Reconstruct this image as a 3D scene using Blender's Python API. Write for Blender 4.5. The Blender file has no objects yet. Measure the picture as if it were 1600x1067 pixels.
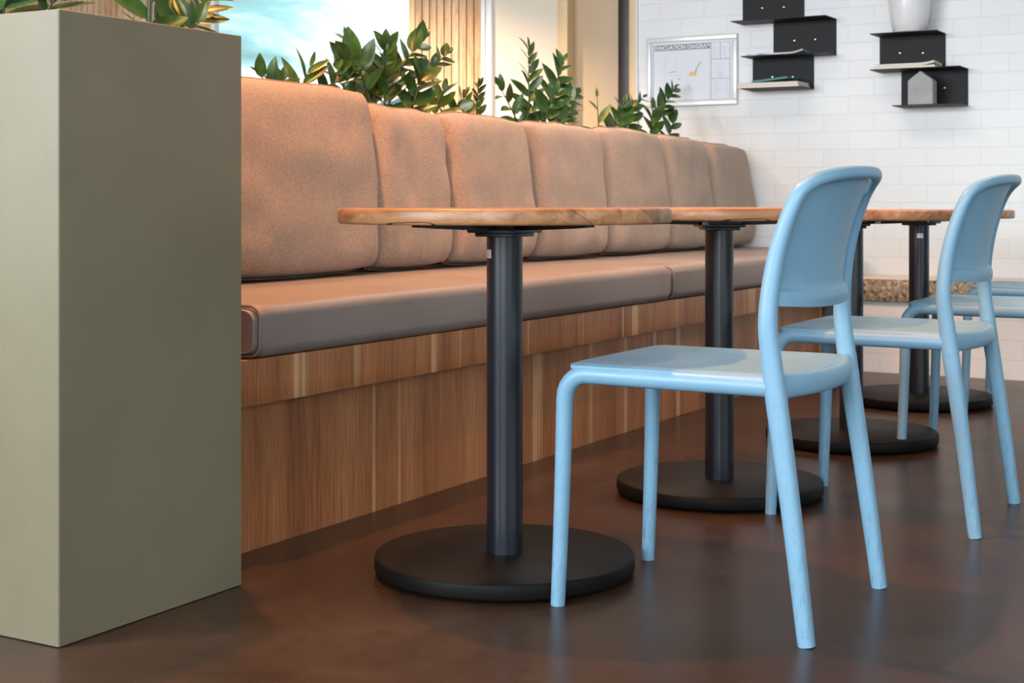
import bpy, bmesh, math, random
from mathutils import Vector, Matrix, noise
random.seed(7)
S = bpy.context.scene
COL = S.collection
PI = math.pi

# ------------------------------------------------------------------ camera
cam_d = bpy.data.cameras.new('camera')
cam = bpy.data.objects.new('camera', cam_d); COL.objects.link(cam)
cam.location = (0, 0, 0.776)
cam.rotation_euler = (PI/2, 0, math.radians(29.76))
cam_d.sensor_width = 36
cam_d.lens = 51.75
cam_d.shift_y = -0.1359
cam_d.clip_start = 0.05
cam_d.dof.use_dof = True
cam_d.dof.focus_distance = 2.95
cam_d.dof.aperture_fstop = 13
S.camera = cam

# ------------------------------------------------------------------ view
S.view_settings.view_transform = 'Standard'
S.view_settings.look = 'None'
S.view_settings.gamma = 1.0
S.view_settings.use_curve_mapping = False
S.view_settings.exposure = 0.27

# ------------------------------------------------------------------ world: bright overcast sky with teal gaps
W = bpy.data.worlds.new('sky'); S.world = W
W.use_nodes = True
nt = W.node_tree; nt.nodes.clear()
def N(tree, t, **kw):
    n = tree.nodes.new(t)
    for k, v in kw.items(): setattr(n, k, v)
    return n
out = N(nt, 'ShaderNodeOutputWorld'); bg = N(nt, 'ShaderNodeBackground')
tc = N(nt, 'ShaderNodeTexCoord'); mp = N(nt, 'ShaderNodeMapping')
mp.inputs['Scale'].default_value = (1, 1, 3.6)
mp.inputs['Location'].default_value = (0.35, 0.1, 0.515)
no = N(nt, 'ShaderNodeTexNoise'); no.inputs['Scale'].default_value = 3.4
no.inputs['Detail'].default_value = 7; no.inputs['Roughness'].default_value = 0.55
no.inputs['Distortion'].default_value = 0.6
cr = N(nt, 'ShaderNodeValToRGB')
e = cr.color_ramp.elements
e[0].position = 0.36; e[0].color = (0.13, 0.19, 0.20, 1)
e[1].position = 0.56; e[1].color = (0.95, 1.0, 1.0, 1)
m = e.new(0.44); m.color = (0.22, 0.40, 0.42, 1)
sx = N(nt, 'ShaderNodeSeparateXYZ')
ra = N(nt, 'ShaderNodeMapRange'); ra.inputs['From Min'].default_value = 0.070; ra.inputs['From Max'].default_value = 0.078
mx = N(nt, 'ShaderNodeMix', data_type='RGBA')
mx.inputs['A'].default_value = (0.10, 0.14, 0.17, 1)
nt.links.new(tc.outputs['Generated'], mp.inputs['Vector'])
nt.links.new(mp.outputs['Vector'], no.inputs['Vector'])
nt.links.new(no.outputs['Fac'], cr.inputs['Fac'])
nt.links.new(tc.outputs['Generated'], sx.inputs[0])
nt.links.new(sx.outputs['Z'], ra.inputs['Value'])
nt.links.new(ra.outputs['Result'], mx.inputs['Factor'])
nt.links.new(cr.outputs['Color'], mx.inputs['B'])
nt.links.new(mx.outputs['Result'], bg.inputs['Color'])
bg.inputs['Strength'].default_value = 2.1
nt.links.new(bg.outputs['Background'], out.inputs['Surface'])

# ------------------------------------------------------------------ lamps
def area(name, loc, rot, sx_, sy_, power, col):
    l = bpy.data.lights.new(name, 'AREA'); l.shape = 'RECTANGLE'; l.size = sx_; l.size_y = sy_
    l.energy = power; l.color = col
    o = bpy.data.objects.new(name, l); COL.objects.link(o); o.location = loc; o.rotation_euler = rot
    return o
def spot(name, loc, power, col, ang=110, radius=0.035):
    l = bpy.data.lights.new(name, 'SPOT'); l.energy = power; l.color = col
    l.spot_size = math.radians(ang); l.spot_blend = 0.6; l.shadow_soft_size = radius
    o = bpy.data.objects.new(name, l); COL.objects.link(o); o.location = loc
    return o
# daylight entering by the glazed front of the room, behind the camera
area('window_daylight', (-4.7, -2.9, 1.95), (PI/2, 0, 0), 4.6, 1.9, 370, (0.88, 0.94, 1.0))
area('window_daylight', (0.6, -2.9, 1.95), (PI/2, 0, 0), 3.4, 1.9, 175, (0.76, 0.88, 1.0))
area('side_fill_light', (3.5, 0.9, 1.65), (PI/2, 0, PI/2), 6.0, 2.2, 45, (0.86, 0.93, 1.0))  # added fill from the right; no window is known on that side
# warm ceiling downlights over the banquette and the tables
WARM = (1.0, 0.39, 0.11)
for lx, ly, p, a in ((-2.42, 2.69, 270, 115), (-3.25, 3.9, 75, 110), (-3.25, 5.2, 80, 100), (-1.5, 3.3, 60, 95), (-1.5, 5.0, 70, 85)):
    spot('downlight_or_fill', (lx, ly, 2.97), p, WARM, a)
for lx, ly, p in ((-4.6, 5.6, 680), (-7.0, 5.6, 600)):  # unseen fill spots added to brighten the room beyond the bench
    spot('downlight_or_fill', (lx, ly, 2.97), p, (1.0, 0.72, 0.48))
# neutral diffuse fill spots, added without known fixtures: beside the planter, in the walkway, and washing the brick wall
spot('downlight_or_fill', (-2.45, 1.2, 2.97), 300, (1.0, 0.95, 0.87), 66, 0.15)
for lx, ly, p, rad in ((-1.5, 2.0, 45, 0.25), (-2.2, 5.2, 170, 0.8), (-0.6, 5.2, 150, 0.8)):
    spot('downlight_or_fill', (lx, ly, 2.97), p, (1.0, 0.95, 0.87), 125, rad)

# ------------------------------------------------------------------ materials
def mat(name, base=(0.8, 0.8, 0.8), rough=0.5, metal=0.0, spec=0.5):
    m = bpy.data.materials.new(name); m.use_nodes = True
    b = m.node_tree.nodes['Principled BSDF']
    b.inputs['Base Color'].default_value = (*base, 1)
    b.inputs['Roughness'].default_value = rough
    b.inputs['Metallic'].default_value = metal
    b.inputs['Specular IOR Level'].default_value = spec
    return m, m.node_tree, b
def coords(t, scale=(1, 1, 1), loc=(0, 0, 0), rot=(0, 0, 0)):
    c = N(t, 'ShaderNodeTexCoord'); p = N(t, 'ShaderNodeMapping')
    p.inputs['Scale'].default_value = scale; p.inputs['Location'].default_value = loc
    p.inputs['Rotation'].default_value = rot
    t.links.new(c.outputs['Object'], p.inputs['Vector'])
    return p.outputs['Vector']
def noise_tex(t, vec, scale, detail=4, rough=0.5, dist=0.0):
    n = N(t, 'ShaderNodeTexNoise')
    n.inputs['Scale'].default_value = scale; n.inputs['Detail'].default_value = detail
    n.inputs['Roughness'].default_value = rough; n.inputs['Distortion'].default_value = dist
    t.links.new(vec, n.inputs['Vector'])
    return n.outputs['Fac']
def ramp(t, fac, stops):
    r = N(t, 'ShaderNodeValToRGB'); el = r.color_ramp.elements
    while len(el) > len(stops): el.remove(el[-1])
    while len(el) < len(stops): el.new(0.5)
    for i, (p, c) in enumerate(stops):
        el[i].position = p; el[i].color = (*c, 1) if len(c) == 3 else c
    t.links.new(fac, r.inputs['Fac'])
    return r.outputs['Color']
def mixc(t, fac, a, b, mode='MIX'):
    x = N(t, 'ShaderNodeMix', data_type='RGBA', blend_type=mode)
    for sock, v in (('Factor', fac), ('A', a), ('B', b)):
        if hasattr(v, 'is_linked') or isinstance(v, bpy.types.NodeSocket): t.links.new(v, x.inputs[sock])
        elif sock == 'Factor': x.inputs[sock].default_value = v
        else: x.inputs[sock].default_value = (*v, 1)
    return x.outputs['Result']
def math_(t, op, a, b=None):
    x = N(t, 'ShaderNodeMath', operation=op)
    for i, v in enumerate((a, b)):
        if v is None: continue
        if isinstance(v, (int, float)): x.inputs[i].default_value = v
        else: t.links.new(v, x.inputs[i])
    return x.outputs[0]
def sep(t, vec):
    x = N(t, 'ShaderNodeSeparateXYZ'); t.links.new(vec, x.inputs[0]); return x.outputs
def bump(t, b, h, strength=0.3, dist=0.01):
    x = N(t, 'ShaderNodeBump'); x.inputs['Strength'].default_value = strength; x.inputs['Distance'].default_value = dist
    t.links.new(h, x.inputs['Height']); t.links.new(x.outputs['Normal'], b.inputs['Normal'])
def col(t, b, c): t.links.new(c, b.inputs['Base Color'])

M = {}
# polished brown concrete
m, t, b = mat('polished_concrete', rough=0.3, spec=0.24)
v = coords(t)
n1 = noise_tex(t, v, 2.2, 8, 0.62, 0.4); n2 = noise_tex(t, v, 22, 6, 0.7); n3 = noise_tex(t, v, 230, 3, 0.6)
c = ramp(t, n1, [(0.3, (0.028, 0.0150, 0.009)), (0.52, (0.046, 0.0245, 0.015)), (0.72, (0.068, 0.038, 0.024))])
c2 = ramp(t, n2, [(0.3, (0.76, 0.76, 0.76)), (0.7, (1.18, 1.18, 1.18))])
c = mixc(t, 0.8, c, c2, 'MULTIPLY')
c3 = ramp(t, n3, [(0.0, (0.85, 0.85, 0.85)), (0.66, (1, 1, 1)), (0.76, (2.0, 1.9, 1.8))])
c = mixc(t, 0.6, c, c3, 'MULTIPLY'); col(t, b, c)
rr = ramp(t, n1, [(0.3, (0.26,)*3), (0.7, (0.36,)*3)]); t.links.new(rr, b.inputs['Roughness'])
M['floor'] = m
# painted brick
def brick_mat(name, base, mortar, u='X'):
    m, t, b = mat(name, base, 0.42)
    o = sep(t, coords(t)); cx = N(t, 'ShaderNodeCombineXYZ')
    t.links.new(o[u], cx.inputs[0]); t.links.new(o['Z'], cx.inputs[1])
    bt = N(t, 'ShaderNodeTexBrick'); bt.offset = 0.5
    bt.inputs['Scale'].default_value = 1; bt.inputs['Brick Width'].default_value = 0.25
    bt.inputs['Row Height'].default_value = 0.086; bt.inputs['Mortar Size'].default_value = 0.0035
    bt.inputs['Mortar Smooth'].default_value = 0.35
    bt.inputs['Color1'].default_value = (*base, 1); bt.inputs['Color2'].default_value = (*[x*0.97 for x in base], 1)
    bt.inputs['Mortar'].default_value = (*mortar, 1)
    t.links.new(cx.outputs[0], bt.inputs['Vector']); col(t, b, bt.outputs['Color'])
    nn = noise_tex(t, coords(t), 60, 4)
    hh = math_(t, 'ADD', math_(t, 'MULTIPLY', bt.outputs['Fac'], -1.0), math_(t, 'MULTIPLY', nn, 0.15))
    bump(t, b, hh, 0.22, 0.003)
    return m
M['brick'] = brick_mat('painted_white_brick', (0.84, 0.84, 0.83), (0.765, 0.765, 0.76))
M['plaster'] = mat('white_plaster', (0.78, 0.77, 0.75), 0.7)[0]
M['grey_wall'] = mat('grey_plaster', (0.30, 0.30, 0.29), 0.8)[0]
M['ceiling'] = mat('grey_acoustic_ceiling', (0.34, 0.33, 0.32), 0.9)[0]
M['beige_wall'] = mat('beige_plaster', (0.50, 0.45, 0.39), 0.8)[0]
M['cream'] = mat('cream_panel', (0.80, 0.70, 0.56), 0.5)[0]
M['white_paint'] = mat('white_painted_trim', (0.82, 0.84, 0.86), 0.4)[0]
M['tan'] = mat('tan_door_paint', (0.60, 0.43, 0.27), 0.5)[0]
M['dark_frame'] = mat('dark_bronze_frame', (0.030, 0.016, 0.012), 0.4)[0]
# woods
def wood_mat(name, stops, axis, across, scale_a=1.6, scale_b=70, rough=0.45, streak=None, bumpk=0.1, fine=0.35, loc=(0, 0, 0)):
    """grain runs along `axis`; colour bands change along `across`"""
    m, t, b = mat(name, stops[1][1], rough)
    sc = {'X': 0, 'Y': 1, 'Z': 2}
    s1 = [9.0, 9.0, 9.0]; s1[sc[axis]] = 0.35
    s2 = [scale_b]*3; s2[sc[axis]] = 2.0
    n1 = noise_tex(t, coords(t, s1, loc), scale_a, 4, 0.6, 0.25)
    n2 = noise_tex(t, coords(t, s2, loc), 3.0, 5, 0.7, 0.3)
    f = math_(t, 'ADD', math_(t, 'MULTIPLY', n1, 1-fine), math_(t, 'MULTIPLY', n2, fine))
    c = ramp(t, f, stops)
    g = ramp(t, n2, [(0.35, (0.62, 0.58, 0.55)), (0.55, (1, 1, 1)), (0.75, (1.15, 1.12, 1.1))])
    c = mixc(t, 0.75, c, g, 'MULTIPLY')
    if streak:
        s3 = [6.5, 6.5, 6.5]; s3[sc[axis]] = 0.06
        n3 = noise_tex(t, coords(t, s3, (3.1, 1.7, 0)), 1.7, 2, 0.5)
        k = ramp(t, n3, [(0.60, (0, 0, 0)), (0.635, (1, 1, 1)), (0.66, (0.9,)*3), (0.72, (0.0,)*3)])
        c = mixc(t, math_(t, 'MULTIPLY', k, 0.75), c, streak)
    col(t, b, c); bump(t, b, n2, bumpk, 0.002)
    return m
M['walnut'] = wood_mat('walnut_veneer', [(0.32, (0.19, 0.066, 0.024)), (0.5, (0.37, 0.146, 0.054)), (0.66, (0.50, 0.225, 0.095))],
                       'Z', 'Y', 1.0, 95, 0.42, streak=(0.64, 0.42, 0.22))
M['pine'] = wood_mat('pine_slats', [(0.35, (0.58, 0.34, 0.18)), (0.5, (0.68, 0.44, 0.26)), (0.65, (0.75, 0.53, 0.34))], 'Z', 'X', 0.8, 14, 0.5, fine=0.15)
M['pine_trim'] = mat('pale_pine_trim', (0.80, 0.58, 0.32), 0.45)[0]
# tabletop: timber boards glued side by side, with dark joints and checks
m, t, b = mat('oiled_timber_top', rough=0.38)
v = coords(t, (1.2, 26, 26)); n1 = noise_tex(t, v, 1.3, 4, 0.55, 0.5)
v2 = coords(t, (5, 160, 160)); n2 = noise_tex(t, v2, 2, 4, 0.7)
c = ramp(t, n1, [(0.28, (0.20, 0.075, 0.028)), (0.48, (0.40, 0.175, 0.070)), (0.70, (0.56, 0.29, 0.13))])
g = ramp(t, n2, [(0.3, (0.75, 0.7, 0.66)), (0.6, (1.05, 1.05, 1.05))]); c = mixc(t, 0.7, c, g, 'MULTIPLY')
o = sep(t, coords(t, (1, 1, 1), (0, 0, 0)))
wob = math_(t, 'MULTIPLY', noise_tex(t, coords(t), 7, 3), 0.03)
yy = math_(t, 'ADD', math_(t, 'ADD', o['Y'], math_(t, 'MULTIPLY', o['Z'], 1.4)), wob)
fr = math_(t, 'FRACT', math_(t, 'MULTIPLY', yy, 1/0.165), None)
bd = math_(t, 'FLOOR', math_(t, 'MULTIPLY', yy, 1/0.165), None)
jt = math_(t, 'LESS_THAN', fr, 0.013)
tone = math_(t, 'ADD', 0.78, math_(t, 'MULTIPLY', math_(t, 'FRACT', math_(t, 'MULTIPLY', bd, 0.377)), 0.42))
tn = N(t, 'ShaderNodeCombineColor'); [t.links.new(tone, tn.inputs[i]) for i in range(3)]
c = mixc(t, 1.0, c, tn.outputs[0], 'MULTIPLY')
c = mixc(t, math_(t, 'MULTIPLY', jt, 0.9), c, (0.03, 0.012, 0.006)); col(t, b, c)
M['tabletop'] = m
# woven upholstery
m, t, b = mat('woven_coral_fabric', rough=0.95, spec=0.1)
o = sep(t, coords(t)); P_ = 2*PI/0.0078
w = math_(t, 'MULTIPLY', math_(t, 'SINE', math_(t, 'MULTIPLY', math_(t, 'ADD', o['Y'], o['X']), P_)), math_(t, 'SINE', math_(t, 'MULTIPLY', o['Z'], P_)))
jit = math_(t, 'MULTIPLY', math_(t, 'SUBTRACT', noise_tex(t, coords(t), 150, 3), 0.5), 0.9)
wf = math_(t, 'ADD', math_(t, 'MULTIPLY', math_(t, 'ADD', w, jit), 0.42), 0.5)
c = ramp(t, wf, [(0.12, (0.15, 0.092, 0.068)), (0.42, (0.31, 0.220, 0.170)), (0.60, (0.44, 0.335, 0.265)), (0.88, (0.68, 0.60, 0.51))])
big = ramp(t, noise_tex(t, coords(t), 5, 3), [(0.3, (0.93, 0.95, 0.95)), (0.7, (1.06, 1.02, 1.0))])
c = mixc(t, 1.0, c, big, 'MULTIPLY'); col(t, b, c); bump(t, b, wf, 0.35, 0.003)
b.inputs['Sheen Weight'].default_value = 0.15
M['fabric'] = m
M['piping'] = mat('coral_piping', (0.36, 0.22, 0.15), 0.9)[0]
# leather
m, t, b = mat('taupe_leather', (0.30, 0.255, 0.235), 0.44, spec=0.5)
v = coords(t); n1 = noise_tex(t, v, 3.5, 4, 0.5); n2 = noise_tex(t, v, 420, 3)
col(t, b, ramp(t, n1, [(0.3, (0.220, 0.188, 0.174)), (0.7, (0.265, 0.230, 0.214))]))
bump(t, b, math_(t, 'ADD', math_(t, 'MULTIPLY', n2, 0.06), noise_tex(t, v, 9, 3)), 0.25, 0.006)
M['leather'] = m
M['thread'] = mat('pale_thread', (0.55, 0.52, 0.50), 0.8)[0]
# planter paint
m, t, b = mat('olive_planter_paint', rough=0.40, spec=0.5)
v = coords(t); n1 = noise_tex(t, v, 3, 6, 0.6); n2 = noise_tex(t, v, 320, 3, 0.7)
c = ramp(t, n1, [(0.3, (0.155, 0.136, 0.085)), (0.7, (0.186, 0.164, 0.104))])
c = mixc(t, 0.5, c, ramp(t, n2, [(0.3, (0.86,)*3), (0.7, (1.1,)*3)]), 'MULTIPLY'); col(t, b, c); bump(t, b, n2, 0.05, 0.002)
M['planter'] = m
M['edge'] = mat('worn_planter_edge', (0.55, 0.55, 0.50), 0.5)[0]
# chair resin
def resin(name, base):
    m, t, b = mat(name, base, 0.40, spec=0.5)
    v = coords(t); n1 = noise_tex(t, v, 14, 6, 0.65); n2 = noise_tex(t, coords(t, (60, 60, 9)), 2.2, 5, 0.7)
    c = ramp(t, n1, [(0.3, tuple(x*0.94 for x in base)), (0.7, tuple(min(1, x*1.04) for x in base))])
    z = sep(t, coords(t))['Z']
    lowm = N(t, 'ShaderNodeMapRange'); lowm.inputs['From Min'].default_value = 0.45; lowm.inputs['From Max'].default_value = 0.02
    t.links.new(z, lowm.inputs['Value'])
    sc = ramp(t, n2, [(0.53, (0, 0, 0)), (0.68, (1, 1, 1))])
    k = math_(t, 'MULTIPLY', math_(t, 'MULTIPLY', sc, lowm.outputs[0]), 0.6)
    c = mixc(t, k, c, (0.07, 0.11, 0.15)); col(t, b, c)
    t.links.new(ramp(t, n1, [(0.3, (0.34,)*3), (0.7, (0.48,)*3)]), b.inputs['Roughness'])
    return m
M['resin'] = resin('sky_blue_resin', (0.198, 0.375, 0.515))
# metals
m, t, b = mat('black_powder_coat', (0.008, 0.011, 0.018), 0.28, spec=0.75)
bump(t, b, noise_tex(t, coords(t), 700, 2), 0.12, 0.001)
M['black'] = m
M['base_black'] = mat('matte_black_base', (0.006, 0.0055, 0.005), 0.5, spec=0.12)[0]
M['rubber'] = mat('black_rubber', (0.012, 0.012, 0.012), 0.7)[0]
M['shelf'] = mat('charcoal_shelf_steel', (0.015, 0.0145, 0.0155), 0.55, spec=0.25)[0]
M['brass'] = mat('brass', (0.86, 0.66, 0.36), 0.25, 1.0)[0]
M['silver'] = mat('silver_label', (0.72, 0.72, 0.74), 0.35, 0.3)[0]
M['alu'] = mat('satin_silver_frame', (0.84, 0.83, 0.81), 0.3, 0.2)[0]
M['paper'] = mat('white_paper', (0.80, 0.82, 0.87), 0.6)[0]
M['grey_ink'] = mat('grey_ink', (0.26, 0.27, 0.30), 0.6)[0]
M['pale_ink'] = mat('pale_grey_ink', (0.62, 0.64, 0.68), 0.6)[0]
M['orange_ink'] = mat('orange_ink', (0.86, 0.56, 0.20), 0.6)[0]
M['red_ink'] = mat('red_ink', (0.55, 0.25, 0.24), 0.6)[0]
M['green_ink'] = mat('green_ink', (0.45, 0.62, 0.50), 0.6)[0]
M['white_ink'] = mat('white_ink', (0.86, 0.87, 0.90), 0.6)[0]
M['ceramic'] = mat('white_ceramic', (0.80, 0.80, 0.79), 0.18)[0]
m, t, b = mat('cast_concrete', (0.33, 0.33, 0.33), 0.8)
col(t, b, ramp(t, noise_tex(t, coords(t), 18, 6, 0.6), [(0.3, (0.33, 0.33, 0.33)), (0.7, (0.42, 0.42, 0.42))]))
M['concrete'] = m
# terrazzo ledge
m, t, b = mat('terrazzo', rough=0.35)
vo = N(t, 'ShaderNodeTexVoronoi'); vo.inputs['Scale'].default_value = 75
t.links.new(coords(t), vo.inputs['Vector'])
sc_ = N(t, 'ShaderNodeSeparateColor'); t.links.new(vo.outputs['Color'], sc_.inputs[0])
c = ramp(t, sc_.outputs[0], [(0.0, (0.10, 0.080, 0.055)), (0.25, (0.30, 0.24, 0.16)), (0.5, (0.42, 0.35, 0.25)), (0.75, (0.36, 0.27, 0.17)), (0.9, (0.55, 0.50, 0.42))])
cn = ramp(t, noise_tex(t, coords(t), 160, 3), [(0.35, (0.6, 0.58, 0.55)), (0.6, (1, 1, 1))])
col(t, b, mixc(t, 0.9, c, cn, 'MULTIPLY')); M['terrazzo'] = m
M['ledge_top'] = mat('honed_ledge_top', (0.62, 0.53, 0.46), 0.4)[0]
# books and magazines
M['pages'] = mat('book_pages', (0.74, 0.69, 0.60), 0.8)[0]
M['teal'] = mat('teal_cover', (0.02, 0.22, 0.22), 0.4)[0]
M['cream_cover'] = mat('cream_cover', (0.66, 0.60, 0.48), 0.6)[0]
m, t, b = mat('printed_magazine', rough=0.3)
o = sep(t, coords(t))
c = ramp(t, math_(t, 'FRACT', math_(t, 'MULTIPLY', o['X'], 2.9)), [(0.0, (0.62, 0.60, 0.68)), (0.30, (0.55, 0.30, 0.25)), (0.42, (0.35, 0.55, 0.72)), (0.55, (0.12, 0.10, 0.12)), (0.68, (0.72, 0.62, 0.68)), (0.8, (0.10, 0.09, 0.12)), (0.95, (0.55, 0.48, 0.66))])
col(t, b, c); M['magazine'] = m
# foliage
def leaf_mat(name, c0, c1, c2):
    m, t, b = mat(name, c1, 0.28, spec=0.55)
    n = noise_tex(t, coords(t), 16, 3, 0.5)
    col(t, b, ramp(t, n, [(0.32, c0), (0.5, c1), (0.7, c2)]))
    return m
M['leaf'] = leaf_mat('glossy_green_leaf', (0.018, 0.050, 0.012), (0.035, 0.090, 0.018), (0.075, 0.150, 0.022))
M['leaf_pale'] = leaf_mat('yellow_green_leaf', (0.06, 0.11, 0.018), (0.12, 0.18, 0.022), (0.26, 0.26, 0.04))
M['stem'] = mat('green_stem', (0.05, 0.075, 0.03), 0.4)[0]
M['soil'] = mat('dark_soil', (0.035, 0.025, 0.018), 0.95)[0]
# glazing
m = bpy.data.materials.new('window_glass'); m.use_nodes = True; t = m.node_tree; t.nodes.clear()
oo = N(t, 'ShaderNodeOutputMaterial'); ms = N(t, 'ShaderNodeMixShader'); tr = N(t, 'ShaderNodeBsdfTransparent')
gl = N(t, 'ShaderNodeBsdfGlossy'); gl.inputs['Roughness'].default_value = 0.02; fz = N(t, 'ShaderNodeFresnel'); fz.inputs['IOR'].default_value = 1.3
tr.inputs['Color'].default_value = (0.96, 0.98, 0.98, 1)
t.links.new(fz.outputs[0], ms.inputs[0]); t.links.new(tr.outputs[0], ms.inputs[1]); t.links.new(gl.outputs[0], ms.inputs[2])
t.links.new(ms.outputs[0], oo.inputs['Surface']); M['glass'] = m

# ------------------------------------------------------------------ mesh helpers
class MB:
    def __init__(s): s.bm = bmesh.new()
    def box(s, lo, hi, bev=0.0, seg=2):
        r = bmesh.ops.create_cube(s.bm, size=1)
        vs = r['verts']
        for v in vs:
            for i in range(3): v.co[i] = lo[i] + (v.co[i]+0.5)*(hi[i]-lo[i])
        if bev > 0:
            es = list({e for v in vs for e in v.link_edges})
            bmesh.ops.bevel(s.bm, geom=es, offset=bev, segments=seg, affect='EDGES', profile=0.5)
        return s
    def rings(s, rings, closed=False, cap=True):
        vr = [[s.bm.verts.new(p) for p in r] for r in rings]
        n = len(vr[0]); k = len(vr)
        for i in range(k if closed else k-1):
            a, b = vr[i], vr[(i+1) % k]
            for j in range(n):
                s.bm.faces.new((a[j], a[(j+1) % n], b[(j+1) % n], b[j]))
        if cap and not closed:
            s.bm.faces.new(vr[0][::-1]); s.bm.faces.new(vr[-1])
        return s
    def lathe(s, prof, n=64, c=(0, 0)):
        rings = []
        for r, z in prof:
            rings.append([(c[0]+r*math.cos(2*PI*j/n), c[1]+r*math.sin(2*PI*j/n), z) for j in range(n)])
        return s.rings(rings)
    def sweep(s, pts, ra, rb=None, ref=(0, 1, 0), n=16, power=2.0, closed=False):
        """elliptic tube: ra across `ref`, rb along the other normal"""
        pts = [Vector(p) for p in pts]; k = len(pts); ref = Vector(ref); rg = []
        for i, p in enumerate(pts):
            if closed: tan = pts[(i+1) % k]-pts[i-1]
            else: tan = pts[min(i+1, k-1)]-pts[max(i-1, 0)]
            tan.normalize()
            rf = ref(i) if callable(ref) else ref
            u = (rf - tan*rf.dot(tan)).normalized(); w = tan.cross(u)
            a = ra[i] if isinstance(ra, (list, tuple)) else ra
            b2 = a if rb is None else (rb[i] if isinstance(rb, (list, tuple)) else rb)
            ring = []
            for j in range(n):
                th = 2*PI*j/n; cc, ss = math.cos(th), math.sin(th)
                q = 2.0/power
                ring.append(p + u*(a*math.copysign(abs(cc)**q, cc)) + w*(b2*math.copysign(abs(ss)**q, ss)))
            rg.append(ring)
        return s.rings(rg, closed=closed)
    def grid(s, fn, nu, nv, flip=False):
        vs = [[s.bm.verts.new(fn(i/nu, j/nv)) for j in range(nv+1)] for i in range(nu+1)]
        for i in range(nu):
            for j in range(nv):
                f = (vs[i][j], vs[i+1][j], vs[i+1][j+1], vs[i][j+1])
                s.bm.faces.new(f[::-1] if flip else f)
        return vs
    def prism(s, poly, lo, hi, axis=1):
        def mk(h):
            r = []
            for a, b2 in poly:
                p = [0, 0, 0]; o = [i for i in range(3) if i != axis]
                p[o[0]] = a; p[o[1]] = b2; p[axis] = h; r.append(tuple(p))
            return r
        return s.rings([mk(lo), mk(hi)])
    def done(s, name, material, parent=None, smooth=None, loc=None):
        bmesh.ops.remove_doubles(s.bm, verts=s.bm.verts, dist=1e-6)
        bmesh.ops.recalc_face_normals(s.bm, faces=s.bm.faces)
        me = bpy.data.meshes.new(name); s.bm.to_mesh(me); s.bm.free()
        me.materials.append(M[material])
        if smooth:
            me.shade_smooth(); me.set_sharp_from_angle(angle=math.radians(smooth))
        o = bpy.data.objects.new(name, me); COL.objects.link(o)
        if parent: o.parent = parent
        if loc: o.location = loc
        return o
def tag(o, label, cat, group=None):
    o['label'] = label; o['category'] = cat
    if group: o['group'] = group
    return o
def thing(name, loc, label, cat, group=None, rz=0):
    o = bpy.data.objects.new(name, None); COL.objects.link(o); o.location = loc; o.rotation_euler = (0, 0, rz)
    o.empty_display_size = 0.1
    return tag(o, label, cat, group)
def struct(o): o['kind'] = 'structure'; return o
def box(name, material, lo, hi, bev=0, parent=None, smooth=30):
    return MB().box(lo, hi, bev).done(name, material, parent, smooth if bev else None)
def copy_tree(o, parent=None):
    c = o.copy(); COL.objects.link(c)
    if parent: c.parent = parent
    for ch in o.children: copy_tree(ch, c)
    return c
def catmull(pts, per=8):
    P = [Vector(p) for p in pts]; P = [P[0]*2-P[1]] + P + [P[-1]*2-P[-2]]; r = []
    for i in range(1, len(P)-2):
        a, b, c, d = P[i-1:i+3]
        for k in range(per):
            t = k/per
            r.append(0.5*((2*b)+(c-a)*t+(2*a-5*b+4*c-d)*t*t+(3*b-a-3*c+d)*t**3))
    r.append(P[-2]); return r

# ------------------------------------------------------------------ the setting
YW = 7.0            # far wall face
CE = 3.0
struct(box('floor', 'floor', (-9, -3.1, -0.08), (3.7, YW+1.2, 0)))
struct(box('ceiling', 'ceiling', (-9, -3.1, CE), (3.7, YW+1.2, CE+0.1)))
struct(box('wall_far', 'brick', (-3.251, YW, 0), (3.6, YW+0.15, CE)))
mb = MB()   # right wall with one long opening, added to go with the side fill light
mb.box((3.6, -3.1, 0), (3.7, -2.1, CE)); mb.box((3.6, 3.9, 0), (3.7, YW, CE))
mb.box((3.6, -2.1, 0), (3.7, 3.9, 0.55)); mb.box((3.6, -2.1, 2.75), (3.7, 3.9, CE))
struct(mb.done('wall_right', 'beige_wall'))
struct(box('wall_left', 'grey_wall', (-9, -3.1, 0), (-8.9, YW+1.2, CE)))
# glazed front behind the camera: piers and head, open between them
struct(box('wall_front', 'plaster', (2.6, -3.1, 0), (3.6, -3.0, CE)))
struct(box('wall_back', 'grey_wall', (-9, -3.1, 0.95), (-7.1, -3.0, CE)))
struct(box('wall_sill', 'plaster', (-9, -3.1, 0), (2.6, -3.0, 0.95)))
struct(box('trim_1', 'white_paint', (-3.250, YW-0.012, 0), (-3.243, YW, CE)))
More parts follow.
